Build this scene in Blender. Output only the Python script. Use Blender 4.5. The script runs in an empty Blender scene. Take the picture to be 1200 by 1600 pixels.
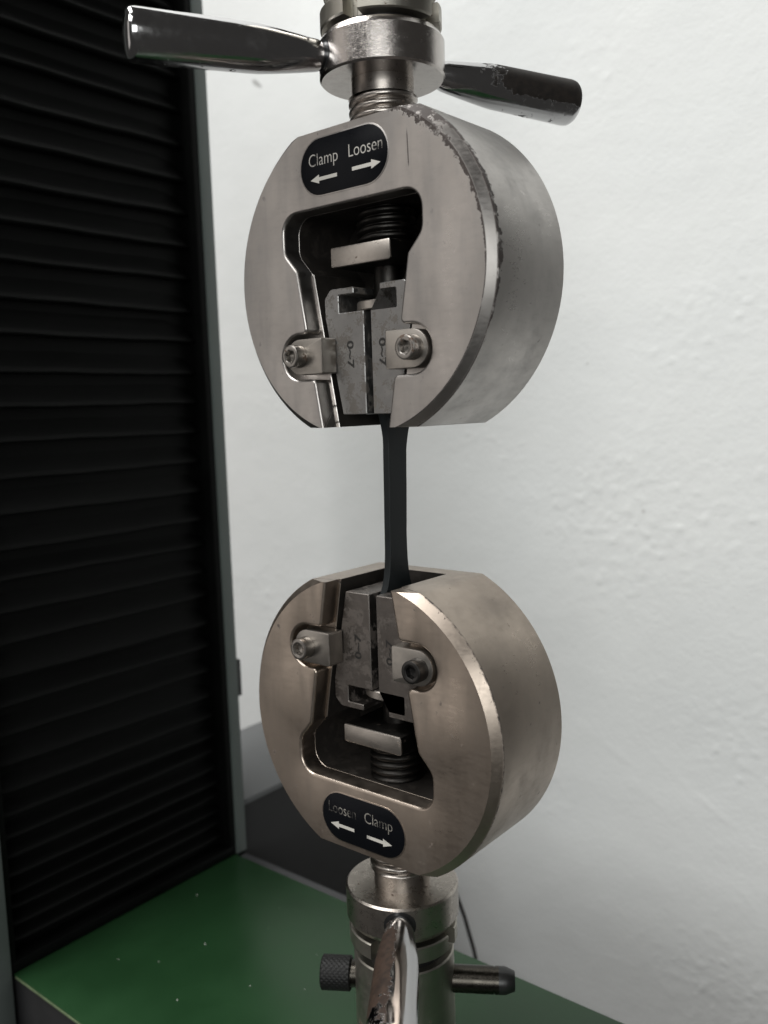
import bpy, bmesh, math, random
from mathutils import Matrix, Vector, noise
random.seed(7)
S = 0.001                                   # everything below is laid out in millimetres
scene = bpy.context.scene
COL = scene.collection
PI = math.pi
# ------------------------------------------------------------------ camera
cd = bpy.data.cameras.new('camera'); cam = bpy.data.objects.new('camera', cd); COL.objects.link(cam)
Rv, Uv, Fv = (0.77711661, 0.62859008, -0.03105285), (-0.05160884, 0.11282238, 0.99227397), (-0.62723703, 0.76950999, -0.12011695)
cam.matrix_world = Matrix(((Rv[0], Uv[0], -Fv[0], 212.634*S), (Rv[1], Uv[1], -Fv[1], -265.0275*S),
                           (Rv[2], Uv[2], -Fv[2], 9.5845*S), (0, 0, 0, 1)))
cd.sensor_fit = 'VERTICAL'; cd.sensor_height = 36.0; cd.lens = 36.0*1386.46/1600
cd.clip_start = 0.01; cd.clip_end = 50
cd.dof.use_dof = True; cd.dof.focus_distance = 0.325; cd.dof.aperture_fstop = 11.0
scene.camera = cam
# ------------------------------------------------------------------ light
w = bpy.data.worlds.new('World'); scene.world = w; w.use_nodes = True
bg = w.node_tree.nodes['Background']; bg.inputs[0].default_value = (1.0, 0.97, 0.93, 1); bg.inputs[1].default_value = 0.05
def area(name, loc, target, sx, sy, power, col):
    l = bpy.data.lights.new(name, 'AREA'); l.shape = 'RECTANGLE'; l.size = sx; l.size_y = sy; l.energy = power; l.color = col
    o = bpy.data.objects.new(name, l); COL.objects.link(o); o.location = loc
    o.rotation_euler = (Vector(target)-Vector(loc)).to_track_quat('-Z', 'Y').to_euler()
    return o
area('ceiling_lamp', (-0.85, -0.40, 2.05), (-0.60, -0.10, 0), 1.5, 0.5, 54.0, (1.0, 0.995, 0.975))
area('ceiling_lamp', (-0.30, -1.90, 1.90), (-0.15, 0.3, -0.15), 1.8, 1.0, 38.0, (1.0, 0.995, 0.975))
area('left_softbox', (-1.30, -1.45, 0.15), (0, 0, 0.0), 1.0, 1.9, 4.0, (1.0, 0.945, 0.89))  # added softbox, unseen, brightens the grip faces from the left
area('camera_fill', (1.15, -1.50, 0.28), (0, 0.2, -0.05), 1.1, 0.8, 15.0, (0.98, 1.0, 0.985))  # added fill behind the camera, keeps the grips' shadows out of view
scene.view_settings.view_transform = 'Standard'; scene.view_settings.look = 'None'
scene.view_settings.gamma = 1.0; scene.view_settings.exposure = 0.0; scene.view_settings.use_curve_mapping = False
scene.render.engine = 'CYCLES'; scene.cycles.max_bounces = 6; scene.cycles.diffuse_bounces = 3; scene.cycles.glossy_bounces = 4

# ------------------------------------------------------------------ material helpers
class NT:
    def __init__(s, name):
        s.m = bpy.data.materials.new(name); s.m.use_nodes = True; s.t = s.m.node_tree; s.n = s.t.nodes
        s.b = s.n['Principled BSDF']
        tc = s.n.new('ShaderNodeTexCoord'); mp = s.n.new('ShaderNodeVectorMath'); mp.operation = 'SCALE'
        mp.inputs[3].default_value = 1000.0; s.t.links.new(tc.outputs['Object'], mp.inputs[0]); s.mm = mp.outputs[0]   # object space in mm
    def link(s, a, b): s.t.links.new(a, b)
    def setv(s, sock, v):
        if hasattr(v, 'is_output'): s.link(v, sock)
        else: sock.default_value = v
    def math(s, op, a, b=None, c=None, clamp=False):
        n = s.n.new('ShaderNodeMath'); n.operation = op; n.use_clamp = clamp; s.setv(n.inputs[0], a)
        if b is not None: s.setv(n.inputs[1], b)
        if c is not None: s.setv(n.inputs[2], c)
        return n.outputs[0]
    def noise(s, scale, detail=4, rough=.55, stretch=(1, 1, 1), off=(0, 0, 0), dist=0):
        mp = s.n.new('ShaderNodeMapping'); s.link(s.mm, mp.inputs[0]); mp.inputs['Scale'].default_value = stretch; mp.inputs['Location'].default_value = off
        n = s.n.new('ShaderNodeTexNoise'); s.link(mp.outputs[0], n.inputs['Vector']); n.inputs['Scale'].default_value = scale
        n.inputs['Detail'].default_value = detail; n.inputs['Roughness'].default_value = rough; n.inputs['Distortion'].default_value = dist
        return n.outputs['Fac']
    def ramp(s, f, lo, hi, a=0., b=1.):
        n = s.n.new('ShaderNodeMapRange'); n.clamp = True; s.setv(n.inputs[0], f)
        n.inputs[1].default_value = lo; n.inputs[2].default_value = hi; s.setv(n.inputs[3], a); s.setv(n.inputs[4], b)
        return n.outputs[0]
    def mix(s, f, a, b):
        n = s.n.new('ShaderNodeMix'); n.data_type = 'RGBA'; s.setv(n.inputs[0], f)
        s.setv(n.inputs[6], a if hasattr(a, 'is_output') else (*a, 1)); s.setv(n.inputs[7], b if hasattr(b, 'is_output') else (*b, 1))
        return n.outputs[2]
    def xyz(s):
        n = s.n.new('ShaderNodeSeparateXYZ'); s.link(s.mm, n.inputs[0]); return n.outputs
    def bump(s, h, dist, strength=1.0):
        n = s.n.new('ShaderNodeBump'); n.inputs['Distance'].default_value = dist; n.inputs['Strength'].default_value = strength
        s.link(h, n.inputs['Height']); s.link(n.outputs[0], s.b.inputs['Normal'])
    def out(s, col=None, rough=None, metal=None, spec=None, coat=None):
        if col is not None: s.setv(s.b.inputs['Base Color'], col if hasattr(col, 'is_output') else (*col, 1))
        if rough is not None: s.setv(s.b.inputs['Roughness'], rough)
        if metal is not None: s.setv(s.b.inputs['Metallic'], metal)
        if spec is not None: s.setv(s.b.inputs['Specular IOR Level'], spec)
        if coat is not None: s.setv(s.b.inputs['Coat Weight'], coat)
        return s.m

def steel(name, col, rough, blot=.12, rust=0.0, rustcol=(.10, .065, .045), brush=(1, 1, 1), seed=0, bumpd=.00002, metal=1.0, pits=0.0):
    t = NT(name)
    big = t.noise(.045, 4, .6, off=(seed*7.1, seed*3.3, 1)); mid = t.noise(.35, 5, .65, off=(seed, 4, 9))
    fine = t.noise(2.2, 3, .6, stretch=brush)
    c = t.mix(t.ramp(big, .3, .7), tuple(v*(1-blot) for v in col), tuple(v*(1+blot) for v in col))
    c = t.mix(t.ramp(mid, .35, .75, 0, .35), c, tuple(v*.72 for v in col))
    r = t.math('ADD', t.ramp(mid, .3, .7, rough-.05, rough+.07), t.ramp(fine, .3, .7, -.04, .04))
    mt = metal
    if rust > 0:
        m = t.ramp(t.math('ADD', t.noise(.16, 6, .7, off=(3+seed, 8, 2)), t.math('MULTIPLY', t.noise(1.1, 4, .6, off=(5, seed, 0)), .35)), .86-rust, .90-rust*.9)
        c = t.mix(m, c, rustcol); r = t.math('ADD', r, t.math('MULTIPLY', m, .22)); mt = t.math('SUBTRACT', metal, t.math('MULTIPLY', m, .75))
    if pits > 0:
        m = t.ramp(t.noise(.75, 3, .55, stretch=(1, .6, 1.4), off=(seed*2, 1, 5)), .74-pits*.1, .78-pits*.1)
        m = t.math('MULTIPLY', m, t.ramp(t.noise(.03, 2, .5, off=(9, 9, seed)), .42, .62))
        c = t.mix(m, c, (.035, .026, .02)); r = t.math('ADD', r, t.math('MULTIPLY', m, .3)); mt = t.math('SUBTRACT', mt, t.math('MULTIPLY', m, .7))
    t.bump(t.math('ADD', fine, t.math('MULTIPLY', mid, .8)), bumpd)
    return t.out(c, r, mt)

def body_steel(name, col, rough, upper):
    """satin nickel-plated grip body; the upper one has lost its plating along the right-hand rim"""
    t = NT(name); x, y, z = t.xyz()
    big = t.noise(.028, 3, .55, stretch=(1, 1, .55), off=(2.0 if upper else 11.0, 0, 3)); mid = t.noise(.3, 6, .65)
    fine = t.noise(.71, 3, .6, stretch=(1.07, .93, 2.1), off=(.37, .41, .23)); 
    c = t.mix(t.ramp(big, .34, .66), tuple(v*.84 for v in col), tuple(v*1.1 for v in col))
    c = t.mix(t.ramp(mid, .45, .8, 0, .3), c, tuple(v*.78 for v in col))
    smoke = t.noise(.05, 4, .6, stretch=(1.6, 1, .35), off=(5, 2, 8 if upper else 3))
    c = t.mix(t.ramp(smoke, .48, .72, 0, .42), c, tuple(v*.62 for v in (col[0]*.96, col[1], col[2]*1.05)))
    line = t.noise(.55, 2, .5, stretch=(.3, .37, 1.3), off=(1.3, 1.7, 1.1))
    c = t.mix(t.ramp(line, .55, .8, 0, .10), c, tuple(v*.6 for v in col))
    r = t.math('ADD', t.ramp(smoke, .4, .7, -.03, .09), t.math('ADD', t.ramp(line, .3, .7, -.03, .03), t.math('ADD', t.ramp(big, .3, .7, rough+.04, rough-.05), t.ramp(fine, .3, .7, -.03, .03))))
    rad = t.math('SQRT', t.math('ADD', t.math('MULTIPLY', x, x), t.math('MULTIPLY', z, z)))
    dep = t.math('ADD', y, 20.7863)
    sc = t.math('ADD', t.math('SUBTRACT', rad, 56.95), t.math('MAXIMUM', dep, 0.0))        # path across face, chamfer, side
    ang = t.math('ARCTAN2', z, x)
    n1 = t.noise(.42, 4, .65, off=(0, 3, 0)); n2 = t.noise(.11, 2, .5, off=(4, 1, 1))
    mt = 1.0
    if upper:
        nz = t.math('SUBTRACT', n2, .5)
        an = t.math('ADD', ang, t.math('MULTIPLY', nz, .5))
        wA = t.math('MULTIPLY', t.math('MULTIPLY', t.ramp(an, -.12, .95, .0, 1.0), t.ramp(ang, 1.6, 1.35)), t.ramp(n1, .34, .66, .1, 3.4))      # ragged line on the face
        mA = t.math('MULTIPLY', t.ramp(t.math('ADD', sc, wA), -.12, .12), t.ramp(sc, .7, .25))
        wC = t.math('MULTIPLY', t.math('MULTIPLY', t.ramp(an, -.42, .0), t.ramp(an, 1.3, .7, .35, 1.0)), t.ramp(n1, .3, .7, .4, 3.4))             # darker band behind the bevel
        mC = t.math('MULTIPLY', t.ramp(t.math('SUBTRACT', t.math('ADD', wC, 5.9), sc), -.12, .12), t.ramp(sc, 5.2, 5.7))
        fl = t.noise(.22, 4, .65, off=(7, 7, 7))
        mB = t.math('MULTIPLY', t.ramp(t.math('ADD', t.math('ADD', ang, t.math('MULTIPLY', t.math('SUBTRACT', fl, .5), 1.8)), t.math('MULTIPLY', t.math('ABSOLUTE', t.math('SUBTRACT', sc, 3.0)), .06)), .80, .86), t.ramp(t.math('ABSOLUTE', t.math('SUBTRACT', sc, 3.0)), 3.2, 2.9))
        m = t.math('MULTIPLY', t.math('MAXIMUM', t.math('MAXIMUM', mA, mC), mB), t.ramp(t.noise(.3, 4, .7, off=(2, 5, 9)), .36, .46, .25, 1.0))
        # one long scratch beside the label
        sx = t.math('ABSOLUTE', t.math('SUBTRACT', x, t.math('ADD', 28.4, t.math('MULTIPLY', z, -.035))))
        scr = t.math('MULTIPLY', t.ramp(sx, .28, .14), t.math('MULTIPLY', t.ramp(z, 31.5, 33), t.ramp(z, 44.5, 42)))
        m = t.math('MAXIMUM', m, t.math('MULTIPLY', scr, t.ramp(dep, 4, 2)))
    else:
        win = t.ramp(t.math('ABSOLUTE', t.math('SUBTRACT', sc, 6.2)), .75, .25)             # dirty line where chamfer meets the side
        m = t.math('MULTIPLY', win, t.ramp(n1, .38, .6))
    sp = t.math('MULTIPLY', t.ramp(t.noise(.33, 2, .5, stretch=(1, .8, .8), off=(1.3, 6.2, 2.7)), .70, .76), t.ramp(t.noise(.04, 2, .5, off=(2, 8, 5)), .42, .55))
    wear = m
    m = t.math('MAXIMUM', m, t.math('MULTIPLY', sp, .8 if not upper else .35))
    edgew = t.ramp(t.noise(.9, 4, .7, off=(8, 2, 2)), .62, .68)                              # nicks along the rim
    m = t.math('MAXIMUM', m, t.math('MULTIPLY', edgew, t.math('MULTIPLY', t.ramp(dep, 4.6, 3.4), t.ramp(t.math('ABSOLUTE', t.math('SUBTRACT', rad, 59.6)), .9, .3))))
    c = t.mix(m, c, (.045, .034, .030)); r = t.math('ADD', r, t.math('MULTIPLY', m, .2)); mt = t.math('SUBTRACT', 1.0, t.math('MULTIPLY', m, .9))
    h = t.math('SUBTRACT', t.math('MULTIPLY', big, .3), t.math('MULTIPLY', wear, .8))
    t.bump(h, .00002)
    return t.out(c, r, mt)

def chrome_peeled(name, peel, seed, under=(.018, .013, .010), lo=.50):
    """handle chrome; local x runs along the handle (mm)"""
    t = NT(name); x, y, z = t.xyz()
    n = t.math('ADD', t.math('MULTIPLY', t.math('SUBTRACT', t.noise(.2, 6, .72, off=(seed*5.3, seed, 2)), .5), 2.0), .5); sm = t.noise(.5, 4, .6)
    m = t.ramp(t.math('ADD', n, t.math('ADD', t.math('MULTIPLY', peel(t, x, y, z), 1.0), t.math('MULTIPLY', sm, .08))), lo, lo+.015)
    c = t.mix(m, (.50, .495, .50), t.mix(t.ramp(t.noise(.35, 4, .65, off=(seed, 2, 6)), .4, .66), under, tuple(v*.38 for v in under)))
    r = t.math('ADD', t.math('MULTIPLY', m, .5), t.math('ADD', t.ramp(sm, .3, .7, .08, .15), t.ramp(t.noise(.07, 4, .6, off=(seed, 9, 1)), .48, .7, 0, .14))); mt = t.math('SUBTRACT', 1.0, t.math('MULTIPLY', m, .9))
    t.bump(t.math('SUBTRACT', t.math('MULTIPLY', sm, .15), m), .00006)
    return t.out(c, r, mt)

def paint(name, col, rough=.5, var=.12, scale=.05, bumpd=.00004, bscale=1.0, spec=.5, specks=None, metal=0.0):
    t = NT(name); n = t.noise(scale, 5, .6); f = t.noise(bscale, 4, .6)
    c = t.mix(t.ramp(n, .3, .7), tuple(v*(1-var) for v in col), tuple(v*(1+var) for v in col))
    if specks: c = t.mix(t.ramp(t.noise(specks[0], 3, .5, off=(4, 4, 4)), specks[1], specks[1]+.03), c, specks[2])
    t.bump(f, bumpd); return t.out(c, t.ramp(n, .3, .7, rough-.05, rough+.05), metal, spec)

M = {}
M['body_up'] = body_steel('satin_plated_steel_upper', (.45, .425, .405), .36, True)
M['body_lo'] = body_steel('satin_plated_steel_lower', (.465, .395, .335), .36, False)
M['inside'] = steel('dark_slot_interior', (.045, .040, .036), .42, .25, rust=.15, rustcol=(.02, .016, .013), seed=3, metal=.6)
M['jaw'] = steel('hardened_jaw_steel', (.27, .265, .26), .44, .16, rust=.17, rustcol=(.125, .112, .10), seed=2)
M['jaw_lo'] = steel('oily_jaw_steel', (.175, .158, .146), .42, .2, rust=.17, rustcol=(.10, .085, .075), seed=4)
M['block'] = steel('retainer_steel', (.44, .41, .375), .36, .08, seed=5, brush=(3, 1, 1))
M['screw'] = steel('socket_screw_steel', (.33, .31, .29), .30, .15, rust=.1, seed=6)
M['dark'] = steel('blackened_screw_steel', (.07, .068, .066), .38, .2, seed=7)
M['thread'] = steel('oiled_thread_steel', (.42, .385, .355), .30, .15, rust=.04, seed=8)
M['rod'] = steel('oily_rod_shaded_nut_sides', (.035, .033, .031), .42, .2, rust=.05, rustcol=(.03, .02, .015), seed=9)
M['nut'] = steel('bright_nut_steel', (.50, .46, .42), .38, .12, rust=.04, seed=10)
M['collar'] = steel('turned_collar_steel', (.50, .465, .44), .20, .06, seed=11, brush=(.3, .3, 6))
M['collar_lo'] = steel('turned_collar_steel_lower', (.45, .41, .37), .29, .1, seed=12, brush=(.3, .3, 6), rust=.05)
M['adapter'] = steel('dull_adapter_steel', (.40, .38, .335), .40, .12, seed=13, brush=(.3, .3, 5), rust=.02)
M['chrome'] = chrome_peeled('chrome_handle', lambda t, x, y, z: t.math('MULTIPLY', t.ramp(t.math('MULTIPLY', z, -1.0), 4, 8), .15), 1, lo=.93)
M['chrome_far'] = chrome_peeled('chrome_handle_flaking', lambda t, x, y, z: t.math('ADD', t.ramp(x, 32, 54, -.5, .42), t.ramp(z, -4.2, -1.8, -.62, 0.0)), 2, lo=.50)
M['chrome_lo'] = chrome_peeled('chrome_handle_brown_peeling', lambda t, x, y, z: t.math('ADD', t.ramp(y, 1.2, -2.2, -.5, .25), t.math('ADD', t.ramp(x, 68, 80, .1, -.3), t.ramp(x, 28, 36, -.6, 0.0))), 3, under=(.045, .026, .017), lo=.50)
M['black_plate'] = paint('black_enamel', (.004, .0045, .006), .30, .2, spec=.10)
def ink(name, col, lo, hi, seed):
    t = NT(name); wear = t.ramp(t.math('ADD', t.math('MULTIPLY', t.noise(.16, 2, .5, off=(seed, 3, 1)), .7), t.math('MULTIPLY', t.noise(1.4, 3, .6, off=(1, seed, 2)), .3)), lo, hi)
    return t.out(t.mix(wear, (.02, .019, .018), col), .55, 0.0, .3)
M['ink'] = ink('off_white_print', (.43, .41, .38), .34, .48, 4)
M['ink_arrow'] = ink('off_white_arrow_print', (.52, .50, .46), .24, .40, 2)
M['ink_worn'] = ink('worn_print', (.30, .28, .25), .42, .58, 9)
M['stamp'] = paint('stamped_recess', (.012, .011, .010), .6)
M['specimen'] = paint('matt_black_plastic', (.0080, .0104, .0114), .50, .3, .12, .00004, 1.3, .28)
M['oxide_shade'] = paint('black_oxide_and_gap_shade', (.012, .012, .012), .36, .2)  # black oxide parts; also painted shade for gaps and recesses
M['pin'] = steel('black_oxide_pin', (.055, .05, .043), .26, .3, seed=15, brush=(1, 4, 4))
M['knurl'] = paint('black_knurled_knob', (.010, .010, .010), .55, .2, .5, spec=.25)
M['bellows'] = paint('black_bellows_cloth', (.0019, .0021, .0020), .50, .35, .03, .0001, .3, .10, specks=(.35, .80, (.12, .12, .11)))
M['frame'] = paint('grey_green_frame_paint', (.085, .10, .094), .5, .06, .03)
M['green'] = paint('green_base_paint', (.0140, .047, .0170), .36, .16, .02, .00004, .8, spec=.38, specks=(.22, .81, (.07, .11, .06)))
M['edge'] = paint('lit_plate_edge', (.12, .16, .085), .5, .3, .1)
M['base'] = paint('dark_base_paint', (.012, .012, .013), .5)
M['rim'] = paint('grey_base_rim', (.055, .055, .058), .55)
M['cab_side'] = paint('charcoal_cabinet_side', (.014, .014, .0145), .6, .08)
M['cab_top'] = paint('grey_cabinet_top', (.10, .104, .106), .5, .05)
M['cable'] = paint('black_cable', (.02, .019, .018), .5)
M['chip'] = paint('white_plastic_chip', (.7, .7, .66), .5)

# plaster wall: colour and fine grain only, its relief is modelled
t = NT('white_plaster'); x, y, z = t.xyz()
n = t.noise(.006, 2, .55); grain = t.noise(.35, 2, .5)
c = t.mix(t.ramp(n, .3, .7), (.75, .765, .76), (.785, .795, .785))
def spot(px, pz, rx, rz, rot=0.):
    dx, dz = t.math('SUBTRACT', x, px), t.math('SUBTRACT', z, pz)
    a = t.math('ADD', t.math('MULTIPLY', dx, math.cos(rot)/rx), t.math('MULTIPLY', dz, math.sin(rot)/rx))
    b = t.math('SUBTRACT', t.math('MULTIPLY', dz, math.cos(rot)/rz), t.math('MULTIPLY', dx, math.sin(rot)/rz))
    d = t.math('ADD', t.math('MULTIPLY', a, a), t.math('MULTIPLY', b, b))
    return t.ramp(t.math('ADD', d, t.math('MULTIPLY', t.math('SUBTRACT', grain, .5), 1.6)), 1.2, .3)
c = t.mix(t.math('MULTIPLY', spot(-386, 294.5, 7.5, 2.6, -.62), .62), c, (.20, .20, .19))
for (px, pz, r_) in ((-28.6, -68, 1.6), (-70, 33.5, 1.2)):
    c = t.mix(t.math('MULTIPLY', spot(px, pz, r_, r_), .35), c, (.3, .29, .27))
t.bump(grain, .0002, .9)
M['wall'] = t.out(c, .82, 0.0, .25)

# ------------------------------------------------------------------ mesh helpers
def new_obj(name, bm, mat, parent=None, loc=(0, 0, 0), smooth=35, recalc=True):
    if recalc: bmesh.ops.recalc_face_normals(bm, faces=bm.faces)
    bmesh.ops.scale(bm, vec=(S, S, S), verts=bm.verts)
    me = bpy.data.meshes.new(name); bm.to_mesh(me); bm.free()
    me.materials.append(M[mat])
    if smooth:
        flat = [not p.use_smooth for p in me.polygons]
        for p, f in zip(me.polygons, flat): p.use_smooth = True
        me.set_sharp_from_angle(angle=math.radians(smooth))
    o = bpy.data.objects.new(name, me); COL.objects.link(o); o.location = Vector(loc)*S
    if parent: o.parent = parent
    return o
def empty(name, loc, rz=0.0):
    o = bpy.data.objects.new(name, None); COL.objects.link(o); o.location = Vector(loc)*S; o.rotation_euler = (0, 0, rz)
    o.empty_display_size = .01
    return o
def tag(o, label=None, cat=None, group=None, kind=None):
    if label: o['label'] = label
    if cat: o['category'] = cat
    if group: o['group'] = group
    if kind: o['kind'] = kind
    return o
def bevel(bm, r, seg=2, ang=25):
    es = [e for e in bm.edges if len(e.link_faces) == 2 and e.calc_face_angle(0) > math.radians(ang)]
    bmesh.ops.bevel(bm, geom=es, offset=r, segments=seg, affect='EDGES', profile=.5, clamp_overlap=True)
def box(bm, x0, x1, y0, y1, z0, z1):
    v = [bm.verts.new(p) for p in ((x0, y0, z0), (x1, y0, z0), (x1, y1, z0), (x0, y1, z0), (x0, y0, z1), (x1, y0, z1), (x1, y1, z1), (x0, y1, z1))]
    for f in ((3, 2, 1, 0), (4, 5, 6, 7), (0, 1, 5, 4), (1, 2, 6, 5), (2, 3, 7, 6), (3, 0, 4, 7)): bm.faces.new([v[i] for i in f])
def boxbm(*a, r=0, seg=2):
    bm = bmesh.new(); box(bm, *a)
    if r: bmesh.ops.recalc_face_normals(bm, faces=bm.faces); bevel(bm, r, seg)
    return bm
def prism(poly, y0, y1, r=0, seg=2, ang=25):
    """poly in (x, z); extruded along y"""
    bm = bmesh.new()
    a = [bm.verts.new((p[0], y0, p[1])) for p in poly]; b = [bm.verts.new((p[0], y1, p[1])) for p in poly]
    n = len(poly); bm.faces.new(a); bm.faces.new(b[::-1])
    for i in range(n): bm.faces.new((a[i], b[i], b[(i+1) % n], a[(i+1) % n]))
    bmesh.ops.recalc_face_normals(bm, faces=bm.faces)
    if r: bevel(bm, r, seg, ang)
    return bm
def fillet(pts, closed=False):
    """pts: (x, z, radius); returns a rounded polyline"""
    out = []; n = len(pts)
    for i, p in enumerate(pts):
        r = p[2] if len(p) > 2 else 0
        if r <= 0 or (not closed and i in (0, n-1)): out.append((p[0], p[1])); continue
        P = Vector(p[:2]); A = Vector(pts[(i-1) % n][:2])-P; B = Vector(pts[(i+1) % n][:2])-P
        a = A.angle(B); d = min(r/math.tan(a/2), A.length*.49, B.length*.49); rr = d*math.tan(a/2)
        A.normalize(); B.normalize(); c = P+(A+B).normalized()*(rr/math.sin(a/2))
        s, e = P+A*d-c, P+B*d-c; tot = math.atan2(s.x*e.y-s.y*e.x, s.dot(e)); k = max(3, int(abs(tot)/.2)+1)
        for j in range(k+1):
            th = tot*j/k; out.append((c.x+s.x*math.cos(th)-s.y*math.sin(th), c.y+s.x*math.sin(th)+s.y*math.cos(th)))
    return out
def lathe(prof, seg=64, bm=None, mat=None, close=True):
    """prof: (r, z) bottom to top, about local z"""
    bm = bm or bmesh.new(); rings = []
    for r, z in prof:
        if r < 1e-6: v = bm.verts.new((0, 0, z)); rings.append([v]*seg)
        else: rings.append([bm.verts.new((r*math.cos(2*PI*i/seg), r*math.sin(2*PI*i/seg), z)) for i in range(seg)])
    for a, b in zip(rings, rings[1:]):
        for i in range(seg):
            j = (i+1) % seg; f = []
            for v in (a[i], a[j], b[j], b[i]):
                if v not in f: f.append(v)
            if len(f) > 2: bm.faces.new(f)
    if close:
        if prof[0][0] > 1e-6: bm.faces.new(rings[0][::-1])
        if prof[-1][0] > 1e-6: bm.faces.new(rings[-1])
    if mat is not None: bmesh.ops.transform(bm, matrix=mat, verts=bm.verts)
    return bm
def thread(r, z0, z1, pitch, depth, seg=64, flip=False):
    bm = bmesh.new(); prof = [(0, r-depth), (.30, r-.05), (.38, r), (.55, r), (.63, r-.05), (.93, r-depth)]
    n = int((z1-z0)/pitch)+1; rows = []
    for k in range(-1, n+1):
        for u, rr in prof: rows.append((z0+(k+u)*pitch, rr))
    g = []
    for z, rr in rows:
        row = []
        for i in range(seg+1):
            th = 2*PI*i/seg + 2.2; zz = min(max(z+pitch*i/seg, z0), z1)
            row.append(bm.verts.new((rr*math.cos(th), rr*math.sin(th), zz)))
        g.append(row)
    for a, b in zip(g, g[1:]):
        for i in range(seg): bm.faces.new((a[i], a[i+1], b[i+1], b[i]))
    return bm
def tube(pts, r, seg=10):
    bm = bmesh.new(); rings = []
    for i, p in enumerate(pts):
        p = Vector(p); d = (Vector(pts[min(i+1, len(pts)-1)])-Vector(pts[max(i-1, 0)])).normalized()
        a = d.cross(Vector((0.3, 1, .2))).normalized(); b = d.cross(a)
        rings.append([bm.verts.new(p+(a*math.cos(2*PI*k/seg)+b*math.sin(2*PI*k/seg))*r) for k in range(seg)])
    for u, v in zip(rings, rings[1:]):
        for k in range(seg): bm.faces.new((u[k], u[(k+1) % seg], v[(k+1) % seg], v[k]))
    bm.faces.new(rings[0][::-1]); bm.faces.new(rings[-1]); return bm
def text_obj(name, body, x, y, z, height, width, mat, parent, loc, rot=0.0, weight=-.008):
    """flat lettering in the x-z plane facing -y, scaled to the given height of a capital and total width"""
    cu = bpy.data.curves.new(name, 'FONT'); cu.body = body; cu.size = 1.0; cu.extrude = 0.0; cu.offset = weight
    tmp = bpy.data.objects.new(name+'_tmp', cu); COL.objects.link(tmp)
    bpy.context.view_layer.update()
    me = bpy.data.meshes.new_from_object(tmp.evaluated_get(bpy.context.evaluated_depsgraph_get()))
    bpy.data.objects.remove(tmp); bpy.data.curves.remove(cu)
    xs = [v.co.x for v in me.vertices]; x0, x1 = min(xs), max(xs); caph = .69
    sx, sz = width/(x1-x0), height/caph
    for v in me.vertices:
        a, b = (v.co.x-x0)*sx, v.co.y*sz
        v.co = Vector((x+a*math.cos(rot)-b*math.sin(rot), y, z+a*math.sin(rot)+b*math.cos(rot)))*S
    me.materials.append(M[mat])
    o = bpy.data.objects.new(name, me); COL.objects.link(o); o.parent = parent; o.location = Vector(loc)*S
    return o

# ------------------------------------------------------------------ the setting: wall
STREAKS = [(-5, -250, 34, 1.8, -.62, .35), (22, -268, 16, 1.5, -.6, .5), (-70, -232, 26, 2.4, -.45, .3), (40, -212, 15, 1.4, -.7, .4), (-6, -415, 26, 1.4, -.85, .4),
           (-46, -245, 9, 2.2, -.4, .45), (28, -120, 30, 1.6, -.9, .18), (48, -330, 22, 2.0, -1.0, .25), (-36, -262, 40, 2.2, -.55, .22)]
def wall_relief(x, z):
    n_ = noise.noise
    h = .30*n_((x*.016, z*.016, 1.0)) + .16*n_((x*.045, z*.05, 5.0)) + .065*n_((x*.13, z*.15, 2.0)) + .045*n_((x*.24, z*.26, 2.0))
    g = n_((x*.009+7, z*.009, 3.0)) + .5*max(0.0, 1-math.hypot((x-20)/120, (z+60)/150)) + .5*max(0.0, 1-math.hypot((x-10)/120, (z+260)/110))
    if g > .12: h += min((g-.12)*2.2, 1)*(.7*max(0.0, n_((x*.14, z*.14, 8.0))-.18) + 1.5*max(0.0, n_((x*.25, z*.25, 4.0))-.33))
    for px, pz, L, wd, rot, am in STREAKS:
        dx, dz = x-px, z-pz
        a = (dx*math.cos(rot)+dz*math.sin(rot))/L; b_ = (dz*math.cos(rot)-dx*math.sin(rot))/wd
        if abs(a) < 1.6 and abs(b_) < 3:
            h += .5*am*math.exp(-b_*b_)*max(0.0, 1-a*a*.6)*(.5+.9*abs(n_((x*.12, z*.12, 6.0))))
    return h
def axis_steps(lo, a, b, hi, step):
    o = [lo, (lo+a)/2]; v = a
    while v < b: o.append(v); v += step
    return o+[b, (b+hi)/2, hi]
xs_ = axis_steps(-1500, -470, 120, 240, 2.0); zs_ = axis_steps(-900, -480, 340, 1500, 2.0)
vv = []; ff = []; nx = len(xs_)
for z_ in zs_:
    for x_ in xs_: vv.append((x_, 310-wall_relief(x_, z_), z_))
for j in range(len(zs_)-1):
    for i in range(nx-1): ff.append((j*nx+i, j*nx+i+1, (j+1)*nx+i+1, (j+1)*nx+i))
k0 = len(vv); vv += [(-1500, 330, -900), (240, 330, -900), (240, 330, 1500), (-1500, 330, 1500)]; ff.append((k0+3, k0+2, k0+1, k0))
ff.append((nx-1, k0+1, k0+2) + tuple(j*nx+nx-1 for j in range(len(zs_)-1, 0, -1)))
wme = bpy.data.meshes.new('wall'); wme.from_pydata([(p[0]*S, p[1]*S, p[2]*S) for p in vv], [], ff)
for p in wme.polygons: p.use_smooth = True
wme.materials.append(M['wall']); wo = bpy.data.objects.new('wall', wme); COL.objects.link(wo)
tag(wo, kind='structure')

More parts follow.
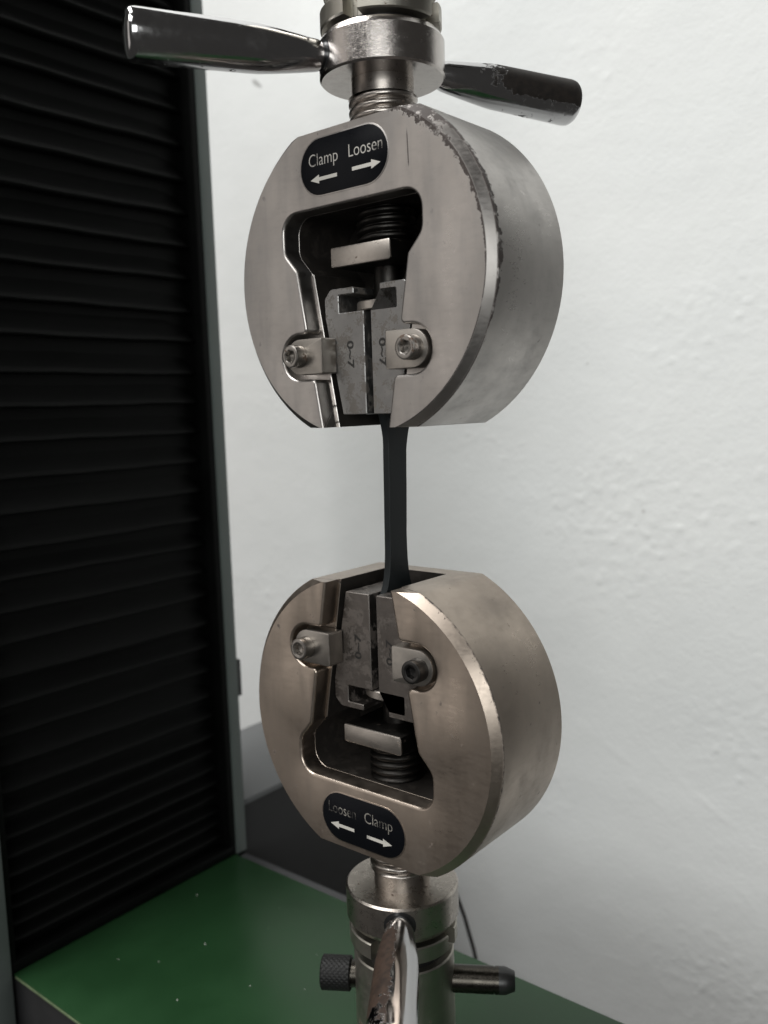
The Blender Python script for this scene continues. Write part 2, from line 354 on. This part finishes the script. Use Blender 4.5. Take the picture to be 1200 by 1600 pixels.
# ------------------------------------------------------------------ machine frame: column, bellows, base
mach = tag(empty('testing_machine', (-150, 30, -420)), 'testing machine with tall black bellows column and green base plate', 'machine')
def mpart(name, bm, mat, parent=None, **k):
    return new_obj(name, bm, mat, parent or mach, loc=(150, -30, 420) if parent is None else (0, 0, 0), **k)
mpart('column_body', boxbm(-330, -262, -62, 122, -292, 400, r=1.0), 'frame')
mpart('column_flange', boxbm(-262.2, -230, 109.6, 118.0, -290, 400, r=.7), 'frame')
mpart('column_flange', boxbm(-262.2, -229.5, -61.5, -51.4, -420, 400, r=.7), 'frame')
mpart('column_bracket', boxbm(-246, -235.5, 118.2, 125.8, -184, -158.6, r=.6), 'base')
bel = mpart('bellows', boxbm(-261.9, -243.5, -51.2, 109.4, -289.5, 400), 'bellows')
zs = [249.8+20*k for k in range(7, 0, -1)] + [249.8, 231.3, 211.6, 192.1, 171.2, 151.0, 130.2, 110.7, 91.1, 71.3, 53.0, 32.9, 14.7, -3.7, -23.0, -41.7, -60.5, -76.5, -94.3, -110.5,
      -128.6, -143.7, -160.3, -176.9, -191.5, -204.5, -216.5, -227.5, -237.8, -247.5, -257.0, -266.0, -275.0]
def pleat_mesh(seed):
    """one fold of the concertina, unit height; ridge at z=0, its sloping back above, tight underside below"""
    bm = bmesh.new(); rnd = random.Random(seed); N = 14
    prof = [(-10, .93), (-8.5, .62), (-6.0, .36), (-2.6, .16), (-.6, .06), (0, .0), (-.6, -.04), (-4, -.055), (-10, -.065)]
    g = []; ph = rnd.uniform(0, 6)
    for i in range(N+1):
        yy = -51.0+160.2*i/N; wv = .014*math.sin(i*.55+ph)+.008*math.sin(i*1.7+ph*2)
        e_ = max(0.0, (yy-88)/21.2)**2*5.0 + max(0.0, (-38-yy)/13)**2*3.0
        g.append([bm.verts.new((max(px-e_, -16), yy, pz+wv*(1 if pz < .9 else .3))) for px, pz in prof])
    for a, b in zip(g, g[1:]):
        for j in range(len(prof)-1): bm.faces.new((a[j], a[j+1], b[j+1], b[j]))
    for row in (g[0], g[-1]): bm.faces.new(row)
    for a, b in zip(g, g[1:]): bm.faces.new((a[-1], a[0], b[0], b[-1]))
    return bm
protos = []
for k in range(4):
    o = new_obj('pleat', pleat_mesh(k), 'bellows', bel, smooth=60); protos.append(o.data); bpy.data.objects.remove(o)
for i, zz in enumerate(zs):
    up = (zs[i-1]-zz) if i else 20
    o = bpy.data.objects.new('pleat', protos[i % 4]); COL.objects.link(o); o.parent = bel
    o.location = Vector((-234.5-(random.random()*1.5), 0, zz))*S; o.scale = (1, 1, up)
    o.rotation_euler = (random.uniform(-.004, .004)*(1 if zz > -100 else 3.5), 0, 0)
mpart('bellows_end_shade', boxbm(-250, -231.2, 104.6, 109.4, -289.6, 400, r=.5), 'bellows')  # black bars added for the shadow strip at the bellows ends
mpart('bellows_end_shade', boxbm(-250, -231.2, -51.2, -47.5, -289.6, 400, r=.5), 'bellows')
mpart('bellows_foot', boxbm(-262, -231.0, -51.0, 109.2, -289.7, -283.5, r=.8), 'bellows')
pl = mpart('base_plate', boxbm(-231.5, 240, -49.5, 109, -291.6, -290, r=.3), 'green')
mpart('plate_edge', boxbm(-229, 240, -50.2, -49.6, -291.5, -290.3, r=.15), 'edge')  # pale strip painted as the highlight along the plate's front edge
mpart('base_rim', boxbm(-229.8, -92, 109.2, 116.5, -299, -291.6, r=.5), 'rim')
mpart('base_box', boxbm(-260, 240, -49.3, 108.6, -420, -291.8, r=.4), 'base')

# cabinet behind the column
cab = tag(empty('cabinet', (-290, 214, -720)), 'low charcoal cabinet with grey top between the column and the white wall', 'cabinet')
new_obj('cabinet_side', boxbm(-339, -237, 122.5, 306, -720, -262.2, r=.8), 'cab_side', cab, loc=(290, -214, 720))
new_obj('cabinet_top', boxbm(-340, -236, 122, 307, -262, -258, r=.5), 'cab_top', cab, loc=(290, -214, 720))
# cable by the wall
pts = [(-166, 252, -300), (-160, 250, -330), (-150, 249, -352), (-141, 249, -372), (-134, 250, -396), (-128, 252, -430), (-126, 255, -500), (-128, 258, -600)]
cb = tag(new_obj('power_cable', tube(pts, 1.5), 'cable'), 'thin dark cable hanging behind the base against the wall', 'cable')

# ------------------------------------------------------------------ tensile grips
R, TF, TB, HJ, CH = 60.0, 20.7863, 24.1425, 53.985, 3.05
XO = -0.8                                           # opening centre
def outer(r, hs, k=60):
    """outline from slot right edge round to slot left edge, without the end points: jaw flat, right arc, shaft flat, left arc"""
    a0 = -math.asin(HJ/r); a1 = math.asin(hs/r); o = []
    for i in range(k+1):
        a = a0+(a1-a0)*i/k; o.append((r*math.cos(a), r*math.sin(a)))
    return o + [(-x, z) for x, z in o[::-1]]
def inner(pockets, inset=0.0):
    rt = [(15.75, -HJ)]
    tl = lambda h: 15.75+(h+HJ)*.1815
    if pockets: rt += [(tl(-35.9), -35.9, 2.0), (27, -35.9)] + [(27+8.5*math.cos(a), -27.4+8.5*math.sin(a)) for a in [(-80+160*i/14)*PI/180 for i in range(15)]] + [(27, -18.9), (tl(-18.9), -18.9, 2.0)]
    rt += [(tl(4.4), 4.4, 2.5), (32.6, 11.2, 6), (32.6, 25.2, 8.5), (0, 25.2)]
    rt = fillet(rt)
    full = [(x+XO, z) for x, z in rt] + [(-x+XO, z) for x, z in rt[-2::-1]]
    return full                                      # from slot right end, up and over, to slot left end
def offset(poly, d):
    out = []
    for i, p in enumerate(poly):
        a = Vector(poly[max(i-1, 0)]); b = Vector(poly[min(i+1, len(poly)-1)]); P = Vector(p)
        n1 = (P-a); n2 = (b-P)
        if n1.length < 1e-6: n1 = n2
        if n2.length < 1e-6: n2 = n1
        n1 = Vector((n1.y, -n1.x)).normalized(); n2 = Vector((n2.y, -n2.x)).normalized()
        m = n1+n2; m = m.normalized() if m.length > 1e-4 else n1; q = P+m*(d/max(m.dot(n1), .6))
        if i in (0, len(poly)-1): q = Vector((P.x+(d if i == 0 else -d), P.y))
        out.append((q.x, q.y))
    return out
def grip_body(s, hs):
    bm = bmesh.new()
    def layer(rings, cap0=True, cap1=True):
        """rings: list of (depth, polygon)"""
        vs = [[bm.verts.new((x, -TF+d, s*z)) for x, z in poly] for d, poly in rings]
        n = len(vs[0])
        for a, b in zip(vs, vs[1:]):
            for i in range(n):
                j = (i+1) % n; bm.faces.new((a[i], a[j], b[j], b[i]))
        for row, flag in ((vs[0], cap0), (vs[-1], cap1)):
            if flag: bm.faces.new(row)
    inn = inner(True); fr = 1.1
    rings = []
    for d in (0, .08, .33, .72, 1.1, 2.0, CH, 8.0):
        off = fr-math.sqrt(max(fr*fr-(fr-min(d, fr))**2, 0)); r = R-CH+min(d, CH)
        rings.append((d, outer(r, hs)+offset(inn, off)[::-1]))
    layer(rings)
    bmi = inner(False)
    inn2 = [(x-.9 if x > XO else x+.9, z) if z < 4 else (x, z) for x, z in bmi]
    rings = [(8.0, outer(R, hs)+offset(inn2, .25)[::-1]), (8.25, outer(R, hs)+inn2[::-1]), (37.0, outer(R, hs)+inn2[::-1])]
    layer(rings)
    layer([(37.0, outer(R, hs)), (44.4, outer(R, hs)), (44.93, outer(R-.5, hs))])
    bm.normal_update()
    for f in bm.faces:                               # dark inside of the slot
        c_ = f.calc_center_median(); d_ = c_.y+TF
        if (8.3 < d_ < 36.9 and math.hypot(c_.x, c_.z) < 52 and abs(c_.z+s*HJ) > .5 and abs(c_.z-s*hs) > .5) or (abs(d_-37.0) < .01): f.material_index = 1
    bmesh.ops.triangulate(bm, faces=[f for f in bm.faces if len(f.verts) > 4])
    return bm
def capsule(cx, cz, hl, hh, k=16):
    a = [(cx+hl-hh+hh*math.cos(t_), cz+hh*math.sin(t_)) for t_ in [(-.5+i/k)*PI for i in range(k+1)]]
    return a + [(2*cx-x, 2*cz-z) for x, z in a]
def arrow(x0, x1, z, s_w=.62, hw=1.55, hl=4.2):
    d = 1 if x1 > x0 else -1; xe = x1-d*hl
    return [(x0, z-s_w), (xe, z-s_w), (xe, z-hw), (x1, z), (xe, z+hw), (xe, z+s_w), (x0, z+s_w)]
def cap_screw(parent, loc, x, h, d_front, mat):
    """M5 socket head: head with hexagonal socket, axis along y"""
    bm = bmesh.new(); seg = 36
    def hexr(a, r): b = (a % (PI/3))-PI/6; return r*math.cos(PI/6)/math.cos(b)
    prof = [(2.0, 6.0, 0), (2.3, 5.0, 0), (4.25, 5.0, 0), (4.25, .6, 0), (4.1, .2, 0), (3.75, 0, 0), (2.75, .0, 0), (2.45, .25, 1), (2.4, 2.6, 1), (.4, 3.1, 0)]
    rings = []
    for r, y, hx in prof:
        rings.append([bm.verts.new((x+(hexr(2*PI*i/seg+.3, r) if hx else r)*math.cos(2*PI*i/seg), -TF+d_front+y, h+(hexr(2*PI*i/seg+.3, r) if hx else r)*math.sin(2*PI*i/seg))) for i in range(seg)])
    for a, b in zip(rings, rings[1:]):
        for i in range(seg): bm.faces.new((a[i], a[(i+1) % seg], b[(i+1) % seg], b[i]))
    bm.faces.new(rings[0]); bm.faces.new(rings[-1])
    return new_obj('cap_screw', bm, mat, parent, loc=loc, smooth=32)
def handle_bm(L):
    prof = [(4.2, 14), (4.4, 21.5), (4.6, 23), (5.3, 25), (6.4, 33), (7.4, 41), (7.9, 46), (8.1, 55), (8.35, 70), (8.55, L-3.2), (8.3, L-1.6), (7.6, L-.6), (6.4, L-.1), (3.5, L+.45), (0, L+.6)]
    return lathe(prof, 48, mat=Matrix.Rotation(PI/2, 4, 'Y'))
def handle(parent, frm, to, L, mat):
    d = (Vector(to)-Vector(frm)).normalized()
    o = new_obj('handle', handle_bm(L), mat, parent, smooth=40)
    yv = Vector((0, 0, 1)).cross(d).normalized(); zv = d.cross(yv)
    m = Matrix((d, yv, zv)).transposed().to_4x4(); m.translation = Vector(frm)*S
    o.matrix_local = m
    return o

def build_grip(s, loc, rz, hs, label, mats, collar_face, handles, words, pushes):
    zbase = -HJ if s > 0 else -hs                       # lowest point of the body relative to its centre
    root = tag(empty('tensile_grip', (loc[0], loc[1], loc[2]+zbase), rz), label, 'grip', 'wedge grips')
    L0 = (0, 0, -zbase); T0 = (0, 0, 0)
    body = new_obj('body', grip_body(s, hs), mats['body'], root, loc=L0, smooth=28); body.data.materials.append(M['inside'])
    # label plate with print
    cz = s*39.3
    lab = new_obj('label_plate', prism(capsule(-1.9, cz, 20.6, 9.75), -TF-.35, -TF+.5, .18, 2, 60), 'black_plate', root, loc=L0, smooth=40)
    new_obj('label_rim', prism(capsule(-1.9, cz, 21.1, 10.25), -TF-.14, -TF+.3, .12, 2, 60), mats['body'], lab, smooth=40)
    for (txt, x, h, wd, mt) in words['text']: text_obj('lettering', txt, x, -TF-.40, h, 4.3, wd, mt, lab, T0)
    for (x0, x1, h) in words['arrows']: new_obj('arrow', prism(arrow(x0, x1, h), -TF-.44, -TF-.34), 'ink_arrow', lab, smooth=0)
    # jaws
    for sd in (-1, 1):
        P = [(1.72, -49.4, .5), (1.72, -11.7, .3), (13.9, -11.7, .4), (13.9, -5.1, .4), (6.3, -5.1, .3), (6.3, -2.7, .6), (18.0, -2.7, 2.5), (21.0, -6.0, 2.0), (20.9, -13, 1), (13.4, -49.4, .6)]
        pol = [(sd*x-.1, s*z) for x, z in fillet(P, True)]
        jw = new_obj('jaw', prism(pol, -TF+8.0, -TF+34.0, .3, 1, 40), mats['jaw'], root, loc=L0, smooth=35)
        x_ = -10.0 if sd < 0 else 5.6
        if s > 0: text_obj('stamp', '0~7', x_-.2, -TF+7.95, -22.1, 3.0, 10.2, 'stamp', jw, T0, rot=-PI/2, weight=.025)
        else: text_obj('stamp', '0~7', x_+3.4, -TF+7.95, 23.2, 3.0, 9.9, 'stamp', jw, T0, rot=PI/2, weight=.02)
        # retainer block in its pocket, held by a socket screw
        bl = [(15.3, -33.9, .8), (27.2, -33.9)] + [(27.2+6.6*math.cos(a), -27.3+6.6*math.sin(a)) for a in [(-80+160*i/12)*PI/180 for i in range(13)]] + [(27.2, -20.7), (15.3, -20.7, .8)]
        pol = [(sd*x-.4, s*z) for x, z in fillet(bl, True)]
        rb = new_obj('retainer_block', prism(pol, -TF-.1, -TF+7.7, .35, 2, 40), mats['block'], root, loc=L0, smooth=35)
        cap_screw(root, L0, sd*27.5-.1, s*-27.1, -5.2, 'screw' if (s > 0 or sd < 0) else 'dark')
    # spacer rails lining the tapered slot walls
    # nut block, pull stud and drive screw inside
    n0, n1 = pushes
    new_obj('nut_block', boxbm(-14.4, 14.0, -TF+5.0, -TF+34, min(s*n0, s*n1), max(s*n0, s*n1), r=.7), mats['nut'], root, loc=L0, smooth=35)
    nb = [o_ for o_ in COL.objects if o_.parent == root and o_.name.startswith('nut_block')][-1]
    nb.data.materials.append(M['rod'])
    for p_ in nb.data.polygons: p_.material_index = 0 if p_.normal.y < -.35 else 1  # all but the front painted dark, for the dark slot they reflect
    st = lathe(sorted([(5.4, s*n0), (5.4, s*-8.3)], key=lambda q: q[1]), 32)
    new_obj('pull_stud', st, 'rod', root, loc=L0)
    hd = lathe([(11.6, -1.7), (12, -1.3), (12, 1.3), (11.6, 1.7)], 48, mat=Matrix.Translation((0, 0, s*-9.7)))
    new_obj('stud_head', hd, mats['nut'], root, loc=L0)
    a, b = sorted((s*n1, s*(hs-3)))
    new_obj('drive_screw', thread(11.2, a, b, 3.0, 1.5), 'rod', root, loc=L0, smooth=50)
    a, b = sorted((s*(hs-1), s*(hs+12.0)))
    new_obj('threaded_shank', thread(12.6, a, b, 3.0, 1.6), 'thread', root, loc=L0, smooth=50)
    a, b = sorted((s*(hs+11.6), s*(collar_face+1)))
    new_obj('shank', lathe([(11.3, a), (11.3, b)], 48), 'thread', root, loc=L0)
    # locking collar with handles (profile measured from its grip-side face outwards)
    pr = [(11.5, 0.0), (22.0, 0.0), (22.75, .7), (22.75, 12.4), (21.4, 14.6), (17.0, 15.2), (15.0, 15.2)]
    pr = [(r_, s*(collar_face+z_)) for r_, z_ in pr]
    if s < 0: pr = pr[::-1]
    col = new_obj('locking_collar', lathe(pr, 96), mats['collar'], root, loc=L0, smooth=30)
    for (to, L, mt) in handles:
        handle(col, (0, 0, s*(collar_face+6.6)), to, L, mt)
        a0 = math.atan2(to[1], to[0]); bm = bmesh.new(); rr = []        # dark surface patch painted for the shaded recess round the handle's root
        for k in range(1, 6):
            q = 6.3*k/5; rr.append([bm.verts.new(((22.80)*math.cos(a0+q*math.cos(u)/22.8), 22.80*math.sin(a0+q*math.cos(u)/22.8), s*(collar_face+6.6)+q*.92*math.sin(u))) for u in [i*2*PI/28 for i in range(28)]])
        for A_, B_ in zip(rr, rr[1:]):
            for i in range(28): bm.faces.new((A_[i], A_[(i+1) % 28], B_[(i+1) % 28], B_[i]))
        new_obj('handle_recess_shade', bm, 'oxide_shade', col)
    return root, col

up_c = (2.233, 0, 55.602); lo_c = (0, 0, -111.299)
upm = dict(body='body_up', jaw='jaw', block='block', nut='nut', collar='collar')
lom = dict(body='body_lo', jaw='jaw_lo', block='block', nut='nut', collar='collar_lo')
c_up = 125.596-55.602; c_lo = 181.639-111.299
g_up, col_up = build_grip(1, up_c, -.0201, 51.785, 'upper steel wedge grip with flaked dark rim, hanging above the black specimen', upm, c_up,
    [((-44.6, -81.5, c_up+6.6), 90.0, 'chrome'), ((37.3, 74.3, c_up+.5), 82.5, 'chrome_far')],
    dict(text=[('Clamp', -18.2, 39.8, 14.2, 'ink'), ('Loosen', 1.2, 39.8, 15.4, 'ink')], arrows=[(-4.6, -17.6, 35.1), (2.6, 15.6, 35.6)]), (4.4, 11.6))
g_lo, col_lo = build_grip(-1, lo_c, 0.0, 51.468, 'lower brownish steel wedge grip on the steel adapter over the green base', lom, c_lo,
    [((45.0, -63.5, -(c_lo+6.6)), 90.0, 'chrome_lo')],
    dict(text=[('Loosen', -19.0, -38.1, 14.0, 'ink_worn'), ('Clamp', -.5, -38.0, 13.6, 'ink_worn')], arrows=[(-6.0, -18.2, -42.9), (.4, 12.6, -43.5)]), (3.0, 10.2))

# ------------------------------------------------------------------ adapters with slotted lock ring and coupling pin
def castle_ring(z0, z1, r, ri, notches, half):
    """ring with notches cut right through its height"""
    bm = bmesh.new(); n = 144; on = []
    for i in range(n):
        a = (i+.5)*2*PI/n
        on.append(not any(abs((a-q+PI) % (2*PI)-PI) < half for q in notches))
    for i in range(n):
        ro = r if on[i] else ri+.3
        a, b = i*2*PI/n, (i+1)*2*PI/n
        def q(rr, aa, zz): return (rr*math.cos(aa), rr*math.sin(aa), zz)
        c_ = .5 if on[i] else 0
        pts_ = [(ri, z0), (ro-c_, z0), (ro, z0+c_), (ro, z1-c_), (ro-c_, z1), (ri, z1)]
        A = [bm.verts.new(q(x_, a, z_)) for x_, z_ in pts_]; B = [bm.verts.new(q(x_, b, z_)) for x_, z_ in pts_]
        for k in range(5): bm.faces.new((A[k], B[k], B[k+1], A[k+1]))
        if on[i] != on[i-1]: bm.faces.new(A)
        if on[i] != on[(i+1) % n]: bm.faces.new(B)
    bmesh.ops.remove_doubles(bm, verts=bm.verts, dist=.001)
    return bm
def adapter(s, x, face, label, far):
    root = tag(empty('coupling_adapter', (x, 0, face+s*far if s < 0 else face)), label, 'adapter', 'coupling adapters')
    off = (0, 0, far) if s < 0 else (0, 0, 0)
    def zz(a, b): return sorted((s*a, s*b))
    z0, z1 = zz(16.9, 23.6)
    nt = [math.radians(q) for q in (-81, -81+90, -81+180, -81+270)]
    new_obj('lock_ring', castle_ring(z0, z1, 21.9, 17.0, nt, .13), 'adapter', root, loc=off, smooth=30)
    pr = [(15.5, 28.2), (19.9, 28.2), (20.4, 28.8), (20.4, far)]
    pr = [(r_, s*z_) for r_, z_ in pr]
    if s < 0: pr = pr[::-1]
    new_obj('sleeve', lathe(pr, 80), 'adapter', root, loc=off, smooth=30)
    new_obj('neck', lathe([(17.3, min(s*14.9, s*28.6)), (17.3, max(s*14.9, s*28.6))], 64), 'oxide_shade', root, loc=off)  # coloured near black to stand in for shade in the ring gaps
    bm = lathe([(1.0, 20.1), (2.6, 20.1), (2.6, 20.55), (2.2, 20.7), (1.2, 20.7), (1.0, 19.6), (0, 19.6)], 20, mat=Matrix.Rotation(math.radians(-46), 4, 'Z') @ Matrix.Rotation(PI/2, 4, 'Y'))
    bmesh.ops.translate(bm, vec=(0, 0, s*52), verts=bm.verts)
    new_obj('set_screw', bm, 'oxide_shade', root, loc=off)
    return root
adapter(1, up_c[0], 125.596, 'steel adapter with slotted ring above the upper grip at the top edge', 120)
adapter(-1, 0, -181.639, 'steel adapter with slotted ring standing on the green base plate', 290-181.639)
def knurl_bm(r, x0, x1):
    bm = bmesh.new(); n, m = 120, 28; g = []
    for j in range(m+1):
        xx = x0+(x1-x0)*j/m; row = []
        for i in range(n):
            a = 2*PI*i/n; u = i*20/n; v = j/m*(x1-x0)/2.1
            k = max(abs(math.sin(PI*(u+v))), abs(math.sin(PI*(u-v)))); e = 1 if 1 < j < m-1 else 0
            rr = r-.5*(1-k)*e-(.7 if j in (0, m) else 0)
            row.append(bm.verts.new((xx, rr*math.cos(a), rr*math.sin(a))))
        g.append(row)
    for a, b in zip(g, g[1:]):
        for i in range(n): bm.faces.new((a[i], a[(i+1) % n], b[(i+1) % n], b[i]))
    bm.faces.new(g[0]); bm.faces.new(g[-1]); return bm
def pin(x, z, label):
    root = tag(empty('coupling_pin', (x, 0, z), math.radians(32)), label, 'pin', 'coupling pins')
    Y90 = Matrix.Rotation(PI/2, 4, 'Y')
    new_obj('shank', lathe([(5.3, -25), (5.3, 36.2), (5.05, 36.2), (5.05, 36.8), (5.3, 36.8), (5.3, 38.4)], 40, mat=Y90), 'pin', root)
    new_obj('tip', lathe([(5.3, 38.4), (5.25, 41.0), (3.9, 44.6), (3.5, 44.9)], 40, mat=Y90), 'oxide_shade', root)
    new_obj('knob', knurl_bm(6.8, -34.6, -22.2), 'knurl', root, smooth=60)
    new_obj('neck', lathe([(5.0, -22.4), (4.6, -21.6), (4.6, -19.0)], 32, mat=Y90), 'oxide_shade', root)
pin(0, -224.0, 'black coupling pin with knurled knob through the lower adapter')
pin(up_c[0], 166.5, 'black coupling pin of the upper adapter, only its tip showing at the top edge')

# ------------------------------------------------------------------ specimen (flat dumb-bell bar)
def specimen():
    # (z, y_front, y_back) from below to above
    st = [(-98, -8.0, 12.4), (-66, -8.0, 12.4), (-62.5, -6.3, 10.9), (-60, -5.0, 9.7), (-57, -4.1, 8.9), (-53.5, -3.55, 8.35), (-50, -3.25, 7.95), (-46, -3.1, 7.7), (-40, -3.05, 7.55)]
    for k in range(1, 9): st.append((-40+k*4, -3.15, 7.6+k*.06))
    st += [(-5.5, -3.15, 8.4), (-3, -3.3, 8.9), (-.5, -3.7, 9.6), (2, -4.4, 10.5), (5, -5.8, 12.0), (9, -8.0, 13.6), (46, -8.0, 13.6)]
    bm = bmesh.new(); hx = 1.45; rows = []
    for z, a, b in st:
        xo = 1.1*max(0, min(1, (z+60)/62))
        if z > 2: xo = 1.6
        jy = random.uniform(-.04, .04); c_ = .22
        pts_ = [(-hx, a+c_), (-hx+c_, a), (hx-c_, a), (hx, a+c_), (hx, b-c_), (hx-c_, b), (-hx+c_, b), (-hx, b-c_)]
        rows.append([bm.verts.new((x_+xo, y_+jy, z)) for x_, y_ in pts_])
    for p_, q_ in zip(rows, rows[1:]):
        for i in range(8): bm.faces.new((p_[i], p_[(i+1) % 8], q_[(i+1) % 8], q_[i]))
    bm.faces.new(rows[0][::-1]); bm.faces.new(rows[-1])
    o = new_obj('test_specimen', bm, 'specimen', smooth=25)
    return tag(o, 'flat black dumb-bell test bar held upright between the two grips', 'test bar')
specimen()

# ------------------------------------------------------------------ specks of plastic on the plate
bm = bmesh.new()
for (x, y, a) in ((-212, 60, .9), (-168, 30, .9), (-176, 4, .7), (-196, -8, .6), (-150, 62, .6), (-110, 60, .7), (-142, -10, .8), (-160, 80, .5), (-120, 20, .6), (-188, 78, .6), (-95, 35, .5)):
    a *= .62
    v = [bm.verts.new((x+a*random.uniform(.6, 1)*math.cos(k*1.57+x), y+a*random.uniform(.4, 1)*math.sin(k*1.57+x), -289.9+.25*(k % 2))) for k in range(4)]
    tp = bm.verts.new((x, y, -289.5)); bm.faces.new(v)
    for k in range(4): bm.faces.new((v[k], v[(k+1) % 4], tp))
tag(new_obj('plastic_chips', bm, 'chip', smooth=0), 'tiny white plastic chips scattered on the green base plate', 'debris', kind='stuff')
